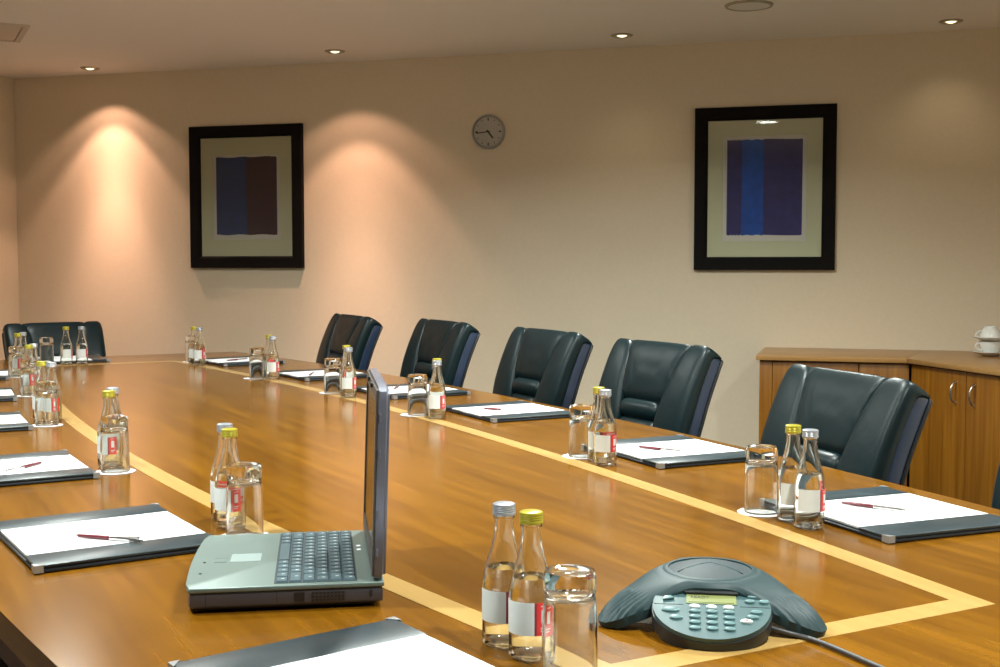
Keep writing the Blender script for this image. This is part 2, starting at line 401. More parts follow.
# ------------------------------------------------------------------ chairs
def pad(xa, xb, ya, yb, path, n=28, ex=4.0, nr=28, cap=0.03, wr=0.0):
    """upholstered pad swept along path of (y, z) centres; xa/xb (left/right) and half-thickness as functions of v."""
    bm = bmesh.new(); rings = []
    # arc-length-ish parameter with rounded ends
    vs = [0.0, 0.004, 0.015, 0.035] + [0.035 + 0.93 * i / nr for i in range(1, nr)] + [0.965, 0.985, 0.996, 1.0]
    L = sum(math.hypot(path(i / 20 + .05)[0] - path(i / 20)[0], path(i / 20 + .05)[1] - path(i / 20)[1]) for i in range(19))
    for v in vs:
        y, z = path(v); e = 0.01
        y2, z2 = path(min(v + e, 1)); y1, z1 = path(max(v - e, 0))
        tx, tz = y2 - y1, z2 - z1; m_ = math.hypot(tx, tz) or 1; ny, nz_ = tz / m_, -tx / m_      # normal pointing +y (front)
        d = min(v, 1 - v) * L
        k = 1.0 if d >= cap else math.sqrt(max(0, 1 - (1 - d / cap) ** 2))
        x0, x1 = xa(v), xb(v); inset = (1 - k) * cap * 0.9
        if x1 > x0 + 2 * inset: x0i, x1i = x0 + inset, x1 - inset
        else: x0i = x1i = (x0 + x1) / 2
        if abs(x0) < 1e-9: x0i = x0
        cx, hx = (x0i + x1i) / 2, (x1i - x0i) / 2
        f0, f1 = ya(v), yb(v); cy, hy = (f0 + f1) / 2, (f1 - f0) / 2 * max(k, 0.15)
        ring = []
        for i in range(n):
            a = 2 * pi * i / n; ca, sa = cos(a), sin(a)
            px = cx + hx * math.copysign(abs(ca) ** (2 / ex), ca)
            py = cy + hy * math.copysign(abs(sa) ** (2 / ex), sa)
            if wr and sa > 0: py += wr * sin(px * 150 + 3 * sin(v * 9)) * sin(pi * v) * (0.5 + 0.5 * sin(px * 31 + v * 3))
            ring.append(bm.verts.new((px, y + ny * py, z + nz_ * py)))
        rings.append(ring)
    for a, c in zip(rings, rings[1:]):
        for i in range(n):
            j = (i + 1) % n; bm.faces.new((a[i], a[j], c[j], c[i]))
    bm.faces.new(rings[0][::-1]); bm.faces.new(rings[-1])
    return bm
BP = [(-.170, .42), (-.182, .52), (-.196, .62), (-.218, .72), (-.250, .82), (-.290, .915), (-.314, .955)]
def bpath(v, lo=0.0, hi=1.0):
    v = (lo + (hi - lo) * v) * (len(BP) - 1); i = min(int(v), len(BP) - 2); u = v - i
    p0 = BP[max(i - 1, 0)]; p1 = BP[i]; p2 = BP[i + 1]; p3 = BP[min(i + 2, len(BP) - 1)]
    return tuple(0.5 * (2 * p1[k] + (p2[k] - p0[k]) * u + (2 * p0[k] - 5 * p1[k] + 4 * p2[k] - p3[k]) * u * u + (3 * p1[k] - p0[k] - 3 * p2[k] + p3[k]) * u ** 3) for k in (0, 1))
HWT = [(0, .20), (.3, .235), (.55, .250), (.8, .254), (.93, .252), (1, .246)]
PWT = [(0, .095), (.5, .098), (.75, .128), (1, .165)]
def make_chair(label, group):
    t = empty('office_chair', (0, 0, 0), 0, label, 'chair', group)
    hw = lambda v: interp(v, HWT); pw = lambda v: interp(v, PWT)
    for s in (-1, 1):
        xa = (lambda v: pw(v) - .002) if s > 0 else (lambda v: -hw(v)); xb = (lambda v: hw(v)) if s > 0 else (lambda v: -pw(v) + .002)
        obj('side_bolster', pad(xa, xb, lambda v: -.012 - .040 * min(1, max(0, (v - .88) / .07)), lambda v: .037 + .011 * sin(pi * min(v, 1)) ** 1.3, bpath, ex=3.6, cap=.028), M['leather'], t)
        ga = (lambda v: hw(v) - .05) if s > 0 else (lambda v: -hw(v) + .006); gb = (lambda v: hw(v) - .006) if s > 0 else (lambda v: -hw(v) + .05)
        obj('side_gusset', pad(ga, gb, lambda v: -.042, lambda v: -.002, lambda v: bpath(v, 0, .955), ex=8, cap=.015), M['gusset'], t)
    obj('backrest_panel', pad(lambda v: -pw(.57 + .43 * v) - .006, lambda v: pw(.57 + .43 * v) + .006, lambda v: -.010 - .042 * min(1, max(0, (v - .72) / .16)), lambda v: .037 + .006 * sin(pi * v), lambda v: bpath(v, .575, 1.0), ex=6, cap=.026, wr=.0022, n=90), M['leather'], t)
    obj('lumbar_pad', pad(lambda v: -.102, lambda v: .102, lambda v: -.01, lambda v: .050, lambda v: bpath(v, .48, .585), ex=3.4, cap=.03, nr=10), M['leather'], t)
    obj('lower_back_pad', pad(lambda v: -.098, lambda v: .098, lambda v: -.01, lambda v: .046, lambda v: bpath(v, .0, .485), ex=3.4, cap=.025, nr=10), M['leather'], t)
    obj('back_shell', pad(lambda v: -hw(v) + .002, lambda v: hw(v) - .002, lambda v: -.054, lambda v: -.038, lambda v: bpath(v, 0, .965), ex=6, cap=.02), M['shell'], t)
    # seat with rolled front edge and side bolsters
    sp = lambda v: (-.17 + .43 * v, .425 + .012 * sin(pi * v) - .03 * max(0, v - .8) / .2)
    def seat_path(v):
        y, z = sp(v); return (y, z)
    def spad(xa, xb, th):
        bm = bmesh.new(); bm2 = pad(lambda v: xa, lambda v: xb, lambda v: -th, lambda v: .035, lambda v: (seat_path(v)[0], seat_path(v)[1]), ex=3.2, cap=.04)
        return bm2
    def flip(bm):   # pad() faces its 'front' away from +z here, mirror about the path height
        for v in bm.verts: v.co.z = .85 - v.co.z
        return bm
    obj('seat', flip(spad(-.15, .15, .04)), M['leather'], t)
    for s in (-1, 1): obj('seat_bolster', flip(spad(*( (.14, .25) if s > 0 else (-.25, -.14)), .05)), M['leather'], t)
    obj('seat_pan', B(-.22, .22, -.15, .2, .355, .385, bev=.01), M['shell'], t)
    obj('back_bracket', tube([(0, 0, .365), (0, -.17, .36), (0, -.245, .40), (0, -.275, .55)], [.02, .02, .018, .014]), M['shell'], t)
    obj('gas_column', lathe([(0, .09), (.035, .09), (.035, .24), (.022, .25), (.022, .36), (0, .36)], 20), M['shell'], t)
    for k in range(5):
        a = R(90 + 72 * k); bm = tube([(0, 0, .115), (cos(a) * .15, sin(a) * .15, .105), (cos(a) * .28, sin(a) * .28, .078)], [.03, .022, .016], 10)
        arm = obj('base_leg', bm, M['shell'], t)
        cx, cy = cos(a) * .28, sin(a) * .28
        bm = bmesh.new()
        for q in (-1, 1):
            m4 = Matrix.Translation((cx - sin(a) * .013 * q, cy + cos(a) * .013 * q, .025)) @ Matrix.Rotation(a, 4, 'Z') @ Matrix.Rotation(R(90), 4, 'X')
            w_ = lathe([(0, -.009), (.02, -.009), (.025, -.005), (.025, .005), (.02, .009), (0, .009)], 18)
            w_.transform(m4); me = bpy.data.meshes.new('tmp'); w_.to_mesh(me); w_.free(); bm.from_mesh(me); bpy.data.meshes.remove(me)
        tube([(cx, cy, .03), (cx, cy, .075)], .007, 8, bm)
        obj('caster', bm, M['blackplastic'], arm)
    return t
def set_chair(o, s, t_, dz, turn, side):
    """s, t = table-frame position of the top edge of the backrest."""
    base = YAW + AX                     # +y local = away along table when rz = YAW+AX
    rz = base + (R(90) if side == 'right' else R(180)) + turn
    off = Vector((0, .314, 0)); off.rotate(Matrix.Rotation(rz, 3, 'Z'))
    p = T(s, t_, 0) + off; o.location = (p.x, p.y, 0); o.rotation_euler = (0, 0, rz)
    if dz: 
        for ch in [x for x in COL.objects if x.parent == o]:
            if not ch.name.startswith(('base_leg', 'gas_column')): ch.location.z += dz
chair_labels = ['black leather chair on the right side, farthest from the camera',
                'black leather chair on the right side, second from the far end',
                'black leather chair in the middle of the five along the right side',
                'black leather chair left of the wooden cabinet, clear of it',
                'black leather chair in front of the wooden cabinet',
                'black leather chair mostly cut off at the right edge of the photo']
spots = [(5.65, 2.24), (4.93, 2.40), (4.06, 2.43), (3.30, 2.43), (2.22, 2.22), (1.48, 2.25)]
chairs = []
for i, ((s, t_), lb) in enumerate(zip(spots, chair_labels)):
    o = make_chair(lb, 'chairs along the right side') if i == 0 else copy_tree(chairs[0])
    o['label'] = lb; chairs.append(o)
hc = copy_tree(chairs[0]); hc['label'] = 'black leather chair at the head of the table, far left corner'
for o, (s, t_), tn, dz in zip(chairs, spots, [0, 0, 0, R(2), R(-9), R(0)], [-.01, -.01, -.01, -.015, -.02, -.02]): set_chair(o, s, t_, dz, tn, 'right')
set_chair(hc, 6.77, .94, -.065, R(8), 'head')
hc.scale.x = 1.0
hc['group'] = 'chairs around the table'
for o in chairs: o['group'] = 'chairs around the table'

# ------------------------------------------------------------------ settings: bottles, tumblers, folders, pens
def make_bottle(capmat, label, kind):
    t = empty('water_bottle', (0, 0, 0), 0, label, 'bottle', 'small glass water bottles')
    prof = [(0, .004), (.014, .0035), (.021, .0008), (.025, .0012), (.0272, .004), (.0275, .012), (.0275, .074), (.0270, .084), (.0248, .097), (.0205, .112), (.0165, .125), (.0138, .138), (.0122, .150), (.0120, .160), (.0132, .1605), (.0132, .165), (.0118, .166)]
    inner = [(.0098, .166), (.0098, .150), (.0114, .138), (.0141, .125), (.0181, .112), (.0224, .097), (.0246, .084), (.0251, .074), (.0251, .013), (.0235, .0075), (.018, .0065), (0, .0085)]
    g = obj('glass_body', lathe(prof + inner, 40), M['glass'], t, ang=60)
    lvl = .099
    wprof = [(0, .0090), (.018, .0070), (.0231, .0080), (.0248, .0135), (.0248, .074), (.0243, .084), (.0221, .096), (.0212, lvl), (0, lvl)]
    obj('water', lathe(wprof, 40), M['water'], t, ang=60)
    cp = [(0, .1790), (.0128, .1790), (.0142, .1782), (.0147, .1765)]
    for k in range(3): z = .1755 - k * .0028; cp += [(.0147, z), (.0141, z - .0009), (.0147, z - .0019)]
    cp += [(.0148, .1668), (.0144, .1645), (.0136, .1645), (.0136, .1685), (0, .1685)]
    obj('cap', lathe(cp, 36), M[capmat], t)
    def lab(a0, a1, z0, z1, m, nm, r=.02775):
        bm = bmesh.new(); n = max(3, int((a1 - a0) / 6)); pr = None
        for i in range(n + 1):
            a = R(a0 + (a1 - a0) * i / n)
            c = [bm.verts.new((cos(a) * rr, sin(a) * rr, z)) for rr, z in ((r, z0), (r, z1), (r + .00035, z1), (r + .00035, z0))]
            if pr:
                for k in range(4): bm.faces.new((pr[k], c[k], c[(k + 1) % 4], pr[(k + 1) % 4]))
            else: bm.faces.new(c)
            pr = c
        bm.faces.new(pr[::-1]); return obj(nm, bm, m, t)
    # local -y faces the viewer side; white panel left, red block right
    lab(-165, -78, .033, .073, M['whitelabel'], 'label')
    rd = lab(-72, -32, .033, .073, M['redlabel'], 'red_label'); lab(-78, -72, .033, .073, M['dkred'], 'label_edge')
    # small pale block and text bars on the red label
    bm = bmesh.new()
    for (a0, a1, z0, z1) in ((-60, -44, .048, .064), (-62, -42, .041, .0425), (-62, -46, .038, .0392), (-62, -42, .068, .0692)):
        n = 4; pr = None; r = .02775 + .0005
        for i in range(n + 1):
            a = R(a0 + (a1 - a0) * i / n); c = [bm.verts.new((cos(a) * r, sin(a) * r, z)) for z in (z0, z1)]
            if pr: bm.faces.new((pr[0], c[0], c[1], pr[1]))
            pr = c
    o = obj('label_print', bm, M['whitelabel'], rd)
    return t
def make_tumbler(label):
    t = empty('glass_tumbler', (0, 0, 0), 0, label, 'glass', 'upturned glass tumblers')
    outer = [(.0325, 0.0012), (.0325, .004), (.0318, .060), (.0305, .090), (.0290, .098), (.0302, .103), (.0308, .112), (.0302, .121), (.0285, .1255), (.024, .126), (.020, .1248), (0, .1240)]
    inner = [(0, .1040), (.020, .1025), (.0265, .098), (.0285, .089), (.0300, .060), (.0305, .004), (.0310, .0012)]
    obj('glass_wall', lathe(outer + inner, 40, closed=False), M['glass'], t, ang=50)
    # close the rim
    return t
def make_tumbler_mesh():
    outer = [(0, .1240), (.020, .1248), (.024, .126), (.0285, .1255), (.0302, .121), (.0308, .112), (.0302, .103), (.0290, .098), (.0305, .090), (.0318, .060), (.0325, .004), (.0325, .0012), (.0318, .0006), (.0310, .0012), (.0305, .004), (.0300, .060), (.0285, .089), (.0265, .098), (.020, .1025), (0, .1040)]
    return lathe([(a, z * .128 / .126) for a, z in outer], 40)
bY = make_bottle('yellowcap', '', 'y'); bS = make_bottle('silvercap', '', 's')
gl = bpy.data.objects.new('glass_tumbler', None)
bpy.data.objects.remove(gl)
bm = make_tumbler_mesh(); TUMBLER = bpy.data.meshes.new('glass_tumbler'); bmesh.ops.recalc_face_normals(bm, faces=bm.faces[:]); bm.to_mesh(TUMBLER); bm.free(); TUMBLER.materials.append(M['glass']); smoothen(TUMBLER, 50)
bm = bmesh.new(); n = 48; pts = [(.045 * (1 + .02 * cos(12 * 2 * pi * i / n)) * cos(2 * pi * i / n), .045 * (1 + .02 * cos(12 * 2 * pi * i / n)) * sin(2 * pi * i / n)) for i in range(n)]
prism(pts, 0, .0008, bm); COASTER = bpy.data.meshes.new('paper_coaster'); bm.to_mesh(COASTER); bm.free(); COASTER.materials.append(M['paper'])

def from_top(py, k): return (py - 262.9 * k) / (1 - k)
KB, KG = .179 / .48, .128 / .48
# (place, yellow cap, silver cap, tumbler top centre), pixels of the tops
GROUPS = [
 ('L1', (531, 509.5), (504, 501.5), (569.5, 569), 'between the laptop and the conference phone'),
 ('L2', (230.7, 428), (226, 423), (245, 464), 'just behind the open laptop'),
 ('L3', (110, 390.3), (114, 387.2), (115.3, 416), 'on the left side, third group from the camera'),
 ('L4', (45, 361.3), (50, 361.8), (47, 382), 'on the left side, fourth group from the camera'),
 ('L5', (29.9, 344.6), (34.3, 343.6), (30, None), 'on the left side, fifth group from the camera'),
 ('L6', (18.6, 333.2), (23.8, 332.2), (16.5, None), 'at the left edge, farthest group of the left side'),
 ('R1', (194.4, 326.5), (200, 327.3), (192, 335.4), 'at the farthest place on the right side'),
 ('R2', (267.6, 334.8), (272.8, 336), (259, 347.5), 'at the second farthest place on the right side'),
 ('R3', (344.6, 345), (348.7, 347.3), (335, 358.5), 'by the right-side place left of the laptop lid'),
 ('R4', (433, 358.3), (437, 360.5), (422, 374.5), 'by the right-side place just right of the laptop lid'),
 ('R5', (598.5, 386.8), (605, 389.3), (581.5, 405), 'in front of the chair left of the cabinet'),
 ('R6', (792, 424.3), (809, 428.8), (761, 446), 'in front of the chair by the cabinet'),
 ('H', (66.6, 326.6), (82, 326.4), (47, 337.5), 'at the head of the table'),
]
COAST_Y = {'L5': (30, 395.8), 'L6': (17, 377)}
first = {'y': True, 's': True}
ztop = TOP + .0004
for key, yc, sc, gt, where in GROUPS:
    py_ = P(yc[0], from_top(yc[1], KB)); ps = P(sc[0], from_top(sc[1], KB))
    pg = P(*COAST_Y[key]) if key in COAST_Y else P(gt[0], from_top(gt[1], KG))
    pos = [py_.copy(), ps.copy(), pg.copy()]
    for it in range(60):
        for a, b_, d in ((0, 1, .0575), (0, 2, .0615), (1, 2, .0615)):
            v = pos[b_] - pos[a]; v.z = 0; L = v.length
            if L < d:
                v = v.normalized() * (d - L) / 2; pos[a] -= v; pos[b_] += v
    view = math.atan2(pos[0].y, pos[0].x) - R(90)   # turn labels roughly to the tripod side
    for q, (o0, cl) in enumerate(((bY, 'yellow'), (bS, 'silver'))):
        o = o0 if first['ys'[q]] else copy_tree(o0); first['ys'[q]] = False
        o.location = (pos[q].x, pos[q].y, ztop + (.0004 if False else 0)); rot = view + random.uniform(-.12, .12)
        if key in ('L2', 'L3', 'L4', 'L5', 'L6'): rot += R(-18)
        if key == 'H': rot += R(35)
        if key[0] == 'R': rot += R(24 if key == 'R6' else 12)
        o.rotation_euler = (0, 0, rot)
        if key[0] == 'H': pass
        o['label'] = '%s-capped small glass water bottle %s' % (cl, where)
        o['group'] = 'small glass water bottles'
    c = link('paper_coaster', COASTER, None); c.location = (pos[2].x, pos[2].y, ztop)
    # keep the coaster clear of the bottle feet
    vm = (pos[0] + pos[1]) / 2 - pos[2]; vm.z = 0
    dmin = min((pos[0] - pos[2]).length, (pos[1] - pos[2]).length)
    push = max(0, .0735 - dmin)
    cpos = pos[2] - vm.normalized() * min(push, .012)
    c.location = (cpos.x, cpos.y, ztop)
    tag(c, 'white paper coaster under the tumbler ' + where, 'coaster', 'white paper coasters')
    g = link('glass_tumbler', TUMBLER, None); g.location = (pos[2].x, pos[2].y, ztop + .0006)
    tag(g, 'upturned glass tumbler ' + where, 'glass', 'upturned glass tumblers')

def make_folder():
    t = empty('desk_folder', (0, 0, 0), 0, '', 'folder', 'dark leather desk folders')
    # local x: along the table edge (.38), local y: across (.305)
    obj('cover', B(-.19, .19, -.1525, .1525, 0, .006, bev=.0025), M['folder_dark'], t)
    obj('inner_board', B(-.186, .186, -.149, .149, .006, .0085, bev=.001), M['folder'], t)
    for s in (-1, 1):
        bm = box(bmesh.new(), min(s * .108, s * .189), max(s * .108, s * .189), -.1515, .1515, .0085, .0125, bev=.0018)
        obj('side_panel', bm, M['folder'], t)
    obj('paper_pad', B(-.1075, .1075, -.1475, .1475, .0085, .0125, bev=.0004), M['paper'], t)
    for sx in (-1, 1):
        for sy in (-1, 1):
            q = [(sx * .1915, sy * .154), (sx * .174, sy * .154), (sx * .178, sy * .1505), (sx * .1915, sy * .140)]
            bm = prism(q, .0125, .0133)
            box(bm, min(sx * .1905, sx * .1917), max(sx * .1905, sx * .1917), min(sy * .140, sy * .154), max(sy * .140, sy * .154), .001, .0133)
            box(bm, min(sx * .174, sx * .1915), max(sx * .174, sx * .1915), min(sy * .1530, sy * .1542), max(sy * .1530, sy * .1542), .001, .0133)
            obj('metal_corner', bm, M['steel'], t, smooth=False)
    return t
def make_pen():
    t = empty('ballpoint_pen', (0, 0, 0), 0, '', 'pen', 'maroon and silver pens')
    def cyl(prof):
        bm = lathe([(a * .78, z) for a, z in prof], 16); bm.transform(Matrix.Rotation(R(90), 4, 'Y')); return bm
    obj('barrel', cyl([(.0036, -.058), (.0046, -.03), (.0046, .005), (0, .005), ]), M['maroon'], t)
    obj('tip', cyl([(0, -.070), (.0008, -.069), (.0012, -.066), (.0034, -.0585), (.0034, -.057), (0, -.057)]), M['chrome'], t)
    obj('centre_ring', cyl([(0, .0045), (.0050, .0045), (.0050, .009), (0, .009)]), M['chrome'], t)
    obj('cap_barrel', cyl([(0, .009), (.0047, .009), (.0042, .060), (.003, .066), (0, .066)]), M['chrome'], t)
    bm = bmesh.new(); box(bm, .018, .062, -.0015, .0015, .0040, .0050); box(bm, .058, .062, -.0015, .0015, .002, .0050)
    obj('clip', bm, M['chrome'], t, smooth=False)
    return t
fold0 = make_folder(); pen0 = make_pen()
ff = True; fp = True
base_rot = YAW + AX + R(90)         # local +x = along s
FOLD = [  # key, corner pixel, which corner (sx: far +1/near -1 ; sy: +1 left side of table ... local y), side, pen px, text
 ('L1', (394, 618), (1, -1), 'L', None, 'cut off by the bottom edge before the laptop', 0),
 ('L2', (156.4, 503.8), (1, -1), 'L', ((75, 535), (141.5, 540)), 'to the left of the laptop', 0),
 ('L3', (99, 473), (-1, -1), 'L', ((42, 462), (6, 471)), 'at the left edge, third from the camera', 0),
 ('L4', (33, 426), (-1, -1), 'L', None, 'at the left edge, fourth from the camera', 0),
 ('L5', (17, 397.6), (-1, -1), 'L', None, 'at the left edge, fifth from the camera', 0),
 ('L6', (9, 377), (-1, -1), 'L', None, 'at the left edge, sixth and smallest', 0),
 ('R1', (225, 365), (-1, 1), 'R', ((230.6, 360), (242.7, 359)), 'at the farthest place on the right side', 0),
 ('R2', (306.5, 379.5), (-1, 1), 'R', ((307.6, 376), (315, 371.5)), 'at the second farthest place on the right side', 0),
 ('R3', (394, 397.5), (-1, 1), 'R', ((393, 389), (401, 385)), 'partly hidden behind the laptop lid', 0),
 ('R4', (493.3, 420.5), (-1, 1), 'R', ((483, 408), (517.5, 410.5)), 'in front of the middle chair of the right side', 0),
 ('R5', (660, 466), (-1, 1), 'R', ((639, 446.5), (681, 451)), 'in front of the chair left of the cabinet', 0),
 ('R6', (888.8, 539.5), (-1, 1), 'R', ((841, 502), (903, 510)), 'in front of the chair by the cabinet', 0),
 ('H', (110, 360), (0, 0), 'H', None, 'at the head of the table behind two bottles', 0),
]
for key, c, (sx, sy), side, pen, where, _ in FOLD:
    o = fold0 if ff else copy_tree(fold0); ff = False
    p = P(c[0], c[1], TOP + (.0125 if side == 'L' else .008))
    s, t_ = st(p)
    if side == 'H':
        rot = base_rot + R(90)
        off = Vector((-.19, -.1525, 0))      # right near corner: local x = left, local y = toward camera side
        off = Vector((-.19, .1525, 0))
    else:
        sm = s - sx * .19
        sl = slope(sm) * (1 if side == 'R' else -1)     # dt/ds of the table edge
        rot = base_rot - math.atan(sl)
        off = Vector((sx * .19, sy * .1525, 0))
    off.rotate(Matrix.Rotation(rot, 3, 'Z'))
    q = p - off
    o.location = (q.x, q.y, TOP + .0005); o.rotation_euler = (0, 0, rot)
    o['label'] = 'dark desk folder with white pad, ' + where
    if pen:
        a, b_ = (P(x, y, TOP + .0175) for x, y in pen)
        e = pen0 if fp else copy_tree(pen0); fp = False
        m_ = (a + b_) / 2; d = b_ - a
        if key == 'L2': m_ = (a + b_) / 2
        e.location = (m_.x, m_.y, TOP + .0005 + .0125 + .0039 + .0002); e.rotation_euler = (0, 0, math.atan2(d.y, d.x))
        e['label'] = 'pen on the white pad ' + where

# ------------------------------------------------------------------ laptop
nf, nh, fh, fft = (P(*q, TOP + .037) for q in ((189, 587), (382, 582), (362.5, 530), (209, 534)))
cen = (nf + nh + fh + fft) / 4; dx = (nh - nf) + (fh - fft); lrot = math.atan2(dx.y, dx.x) + R(2.4)
lp = empty('laptop', (cen.x, cen.y, TOP), lrot, 'open silver-grey laptop standing on the table, seen from its side', 'laptop')
cen += dx.normalized() * .003; lp.location = (cen.x, cen.y, TOP)
D2, W2 = .136, .165          # local x: front(-) to hinge(+), local y: width (+ = away from camera)
def lap_outline(ins=0.0, hinge=0.0):
    pts = [(D2 - ins - hinge, -W2 + ins), (D2 - ins - hinge, W2 - ins)]
    n = 14
    for i in range(n + 1):
        y = (W2 - ins) * (1 - 2 * i / n); u = y / W2
        pts.append((-D2 + ins - .007 * (1 - u * u) + .002 + (.003 if abs(u) > .97 else 0), y))
    return pts
obj('base_underside', prism(lap_outline(.012), .002, .009, bev=.002), M['laptop_under'], lp)
obj('base_shell', prism(lap_outline(.002), .007, .0295, bev=.004, seg=3), M['laptop_dark'], lp)
dk = obj('palm_rest_deck', prism(lap_outline(.0), .0288, .036, bev=.0022, seg=3), M['laptop_silver'], lp)
for sx in (-.095, .095):
    for sy in (-.13, .13): obj('rubber_foot', lathe([(0, 0), (.008, 0), (.008, .003), (0, .003)], 16, cen=(sx, sy)), M['blackplastic'], lp)
obj('touchpad', B(-.085, -.040, -.022, .026, .0358, .0364, bev=.0002), M['touchpad'], lp, smooth=False)
bm = bmesh.new(); box(bm, -.108, -.090, -.022, .0015, .0358, .0366, bev=.0003); box(bm, -.108, -.090, .0025, .026, .0358, .0366, bev=.0003)
obj('touchpad_button', bm, M['laptop_silver'], lp, smooth=False)
for y in (-.085, -.02): obj('lid_catch', lathe([(0, .0368), (.0022, .0368), (.0022, .0355), (0, .0355)], 10, cen=(-.122, y)), M['ink'], lp)
# keyboard
KX0, KX1, KY0, KY1 = -.016, .099, -.155, .155
kb = obj('keyboard', B(KX0, KX1, KY0, KY1, .0357, .0364), M['well'], lp, smooth=False)
rows = 6; rd = (KX1 - KX0 - .002) / rows
layout = [[1.4, 1.1, 1.1, 5.2, 1.1, 1.1, 1.1, 1.2, 1.2], [2.3] + [1] * 10 + [2.3], [1.8] + [1] * 11 + [1.8], [1.5] + [1] * 12 + [1.2], [1] * 13 + [1.7], [1] * 15]
for r, ws in enumerate(layout):
    x0 = KX0 + .001 + rd * r; tot = sum(ws); y = KY1 - .001; un = (KY1 - KY0 - .002) / tot
    for k, w_ in enumerate(ws):
        y1 = y - w_ * un; g = .0009
        ax, bx, ay, by = x0 + g, x0 + rd - g, y1 + g, y - g
        bm = bmesh.new(); tp = .0016
        lo = [bm.verts.new(v_) for v_ in ((ax, ay, .0364), (bx, ay, .0364), (bx, by, .0364), (ax, by, .0364))]
        hi = [bm.verts.new(v_) for v_ in ((ax + tp, ay + tp, .0392), (bx - tp, ay + tp, .0392), (bx - tp, by - tp, .0392), (ax + tp, by - tp, .0392))]
        bm.faces.new(hi); bm.faces.new(lo[::-1])
        for i in range(4): j = (i + 1) % 4; bm.faces.new((lo[i], lo[j], hi[j], hi[i]))
        # legend drawn as a tiny raised mark in its own material slot
        if w_ < 2.5:
            cx, cy = (ax + bx) / 2 + .0015, (ay + by) / 2 + .001
            fcs = bm.faces.new([bm.verts.new(v_) for v_ in ((cx - .0022, cy - .0012, .0393), (cx + .0022, cy - .0012, .0393), (cx + .0022, cy + .0012, .0393), (cx - .0022, cy + .0012, .0393))])
            fcs.material_index = 1
        me = bpy.data.meshes.new('key'); bm.to_mesh(me); bm.free(); me.materials.append(M['key']); me.materials.append(M['keymark'])
        link('key', me, None, kb); y = y1
for y in (.03, .055): obj('indicator_mark', B(.104, .110, y - .006, y + .004, .0358, .0363), M['paper'], lp, smooth=False)
# near side ports
obj('modem_port', B(.012, .026, -.1640, -.1628, .012, .025), M['ink'], lp, smooth=False)
bm = bmesh.new()
for r in range(3):
    for k in range(9): box(bm, .036 + k * .0052, .0395 + k * .0052, -.1640, -.1628, .012 + r * .005, .0145 + r * .005)
obj('side_vent', bm, M['ink'], lp, smooth=False)
obj('lock_slot', B(.116, .1195, -.1640, -.1628, .016, .025), M['ink'], lp, smooth=False)
obj('bay_seam', B(-.012, -.0114, -.1636, -.1628, .009, .028), M['ink'], lp, smooth=False)
obj('battery_seam', B(-.108, -.1074, -.1636, -.1628, .009, .028), M['ink'], lp, smooth=False)
# lid: pivot near the hinge
LR = R(1.8); H = .268; LT = .019
lm = Matrix.Translation((D2 - .017, 0, .040)) @ Matrix.Rotation(LR, 4, 'Y')
def lobj(name, bm, m, parent=lp, **k):
    bm.transform(lm); return obj(name, bm, m, parent, **k)
bm = bmesh.new()
pts = [(-W2 + .004, 0), (W2 - .004, 0), (W2 - .0005, .006), (W2 - .0005, H - .02), (W2 - .006, H - .006), (W2 - .02, H), (-W2 + .02, H), (-W2 + .006, H - .006), (-W2 + .0005, H - .02), (-W2 + .0005, .006)]
a = [bm.verts.new((.003, y, z)) for y, z in pts]; c = [bm.verts.new((LT, y, z)) for y, z in pts]
f1 = bm.faces.new(a); f2 = bm.faces.new(c[::-1])
for i in range(len(pts)): j = (i + 1) % len(pts); bm.faces.new((a[i], c[i], c[j], a[j]))
bmesh.ops.bevel(bm, geom=list(f2.edges), offset=.005, segments=3, affect='EDGES')
lid = lobj('lid', bm, M['lid'])
bm = bmesh.new()
for s in (-1, 1): box(bm, -.0005, .004, min(s * .143, s * (W2 - .002)), max(s * .143, s * (W2 - .002)), .003, H - .004)
box(bm, -.0005, .004, -.143, .143, .003, .03); box(bm, -.0005, .004, -.143, .143, H - .021, H - .004)
lobj('bezel', bm, M['bezel'], lid, smooth=False)
lobj('screen', B(.0012, .004, -.143, .143, .03, H - .021), M['screen'], lid, smooth=False)
bm = bmesh.new()
for y in (-.05, .05): box(bm, -.004, .0, y - .007, y + .007, H - .011, H - .004, bev=.001)
lobj('lid_latch', bm, M['ink'], lid, smooth=False)
bm = bmesh.new()
for z in (.03, .085, .17, .22): box(bm, .004, .0075, -W2 - .0012, -W2 + .003, z, z + .012, bev=.0008)
lobj('bumper', bm, M['lid'], lid)
for y0, y1 in ((-.15, -.09), (.09, .15)):
    obj('hinge', tube([(D2 - .009, y0, .037), (D2 - .009, y1, .037)], .0055, 14), M['laptop_dark'], lp)

# ------------------------------------------------------------------ conference phone
pc = (P(596, 629) + P(823, 631)) / 2
vd = Vector((pc.x, pc.y, 0)).normalized()
prot = math.atan2(vd.y, vd.x) - R(90) + R(1.5)     # local +y points away from the viewer
ARM = .168
foot_mid = pc + vd * (ARM * .5 - .008)
ph = empty('conference_phone', (foot_mid.x, foot_mid.y, TOP + .0005), prot, 'dark grey three-legged conference phone with keypad and small display', 'phone')
ARMS = [R(90), R(210), R(330)]
def prad(a):                      # plan outline
    d = min(abs((a - q + pi) % (2 * pi) - pi) for q in ARMS)
    w0 = .026
    if d < R(60):
        r_arm = w0 / max(sin(d), 1e-3) if d > 1e-3 else 9
        r_neck = .078 + .0
        r = min(ARM, r_arm + .0)
        k = max(0, cos(1.5 * d)) ** 5
        r = .073 + (ARM - .073) * math.exp(-(d / R(22)) ** 2.0)
        return r
    return .073
def ptop(r, a):
    u = min(r / ARM, 1)
    z = .012 + .058 * (1 - u ** 2.0) ** .9 if u < 1 else .012
    return min(z, .0610)
NA, NR_ = 600, 30
bm = bmesh.new(); rings = []
ctr = bm.verts.new((0, 0, ptop(0, 0)))
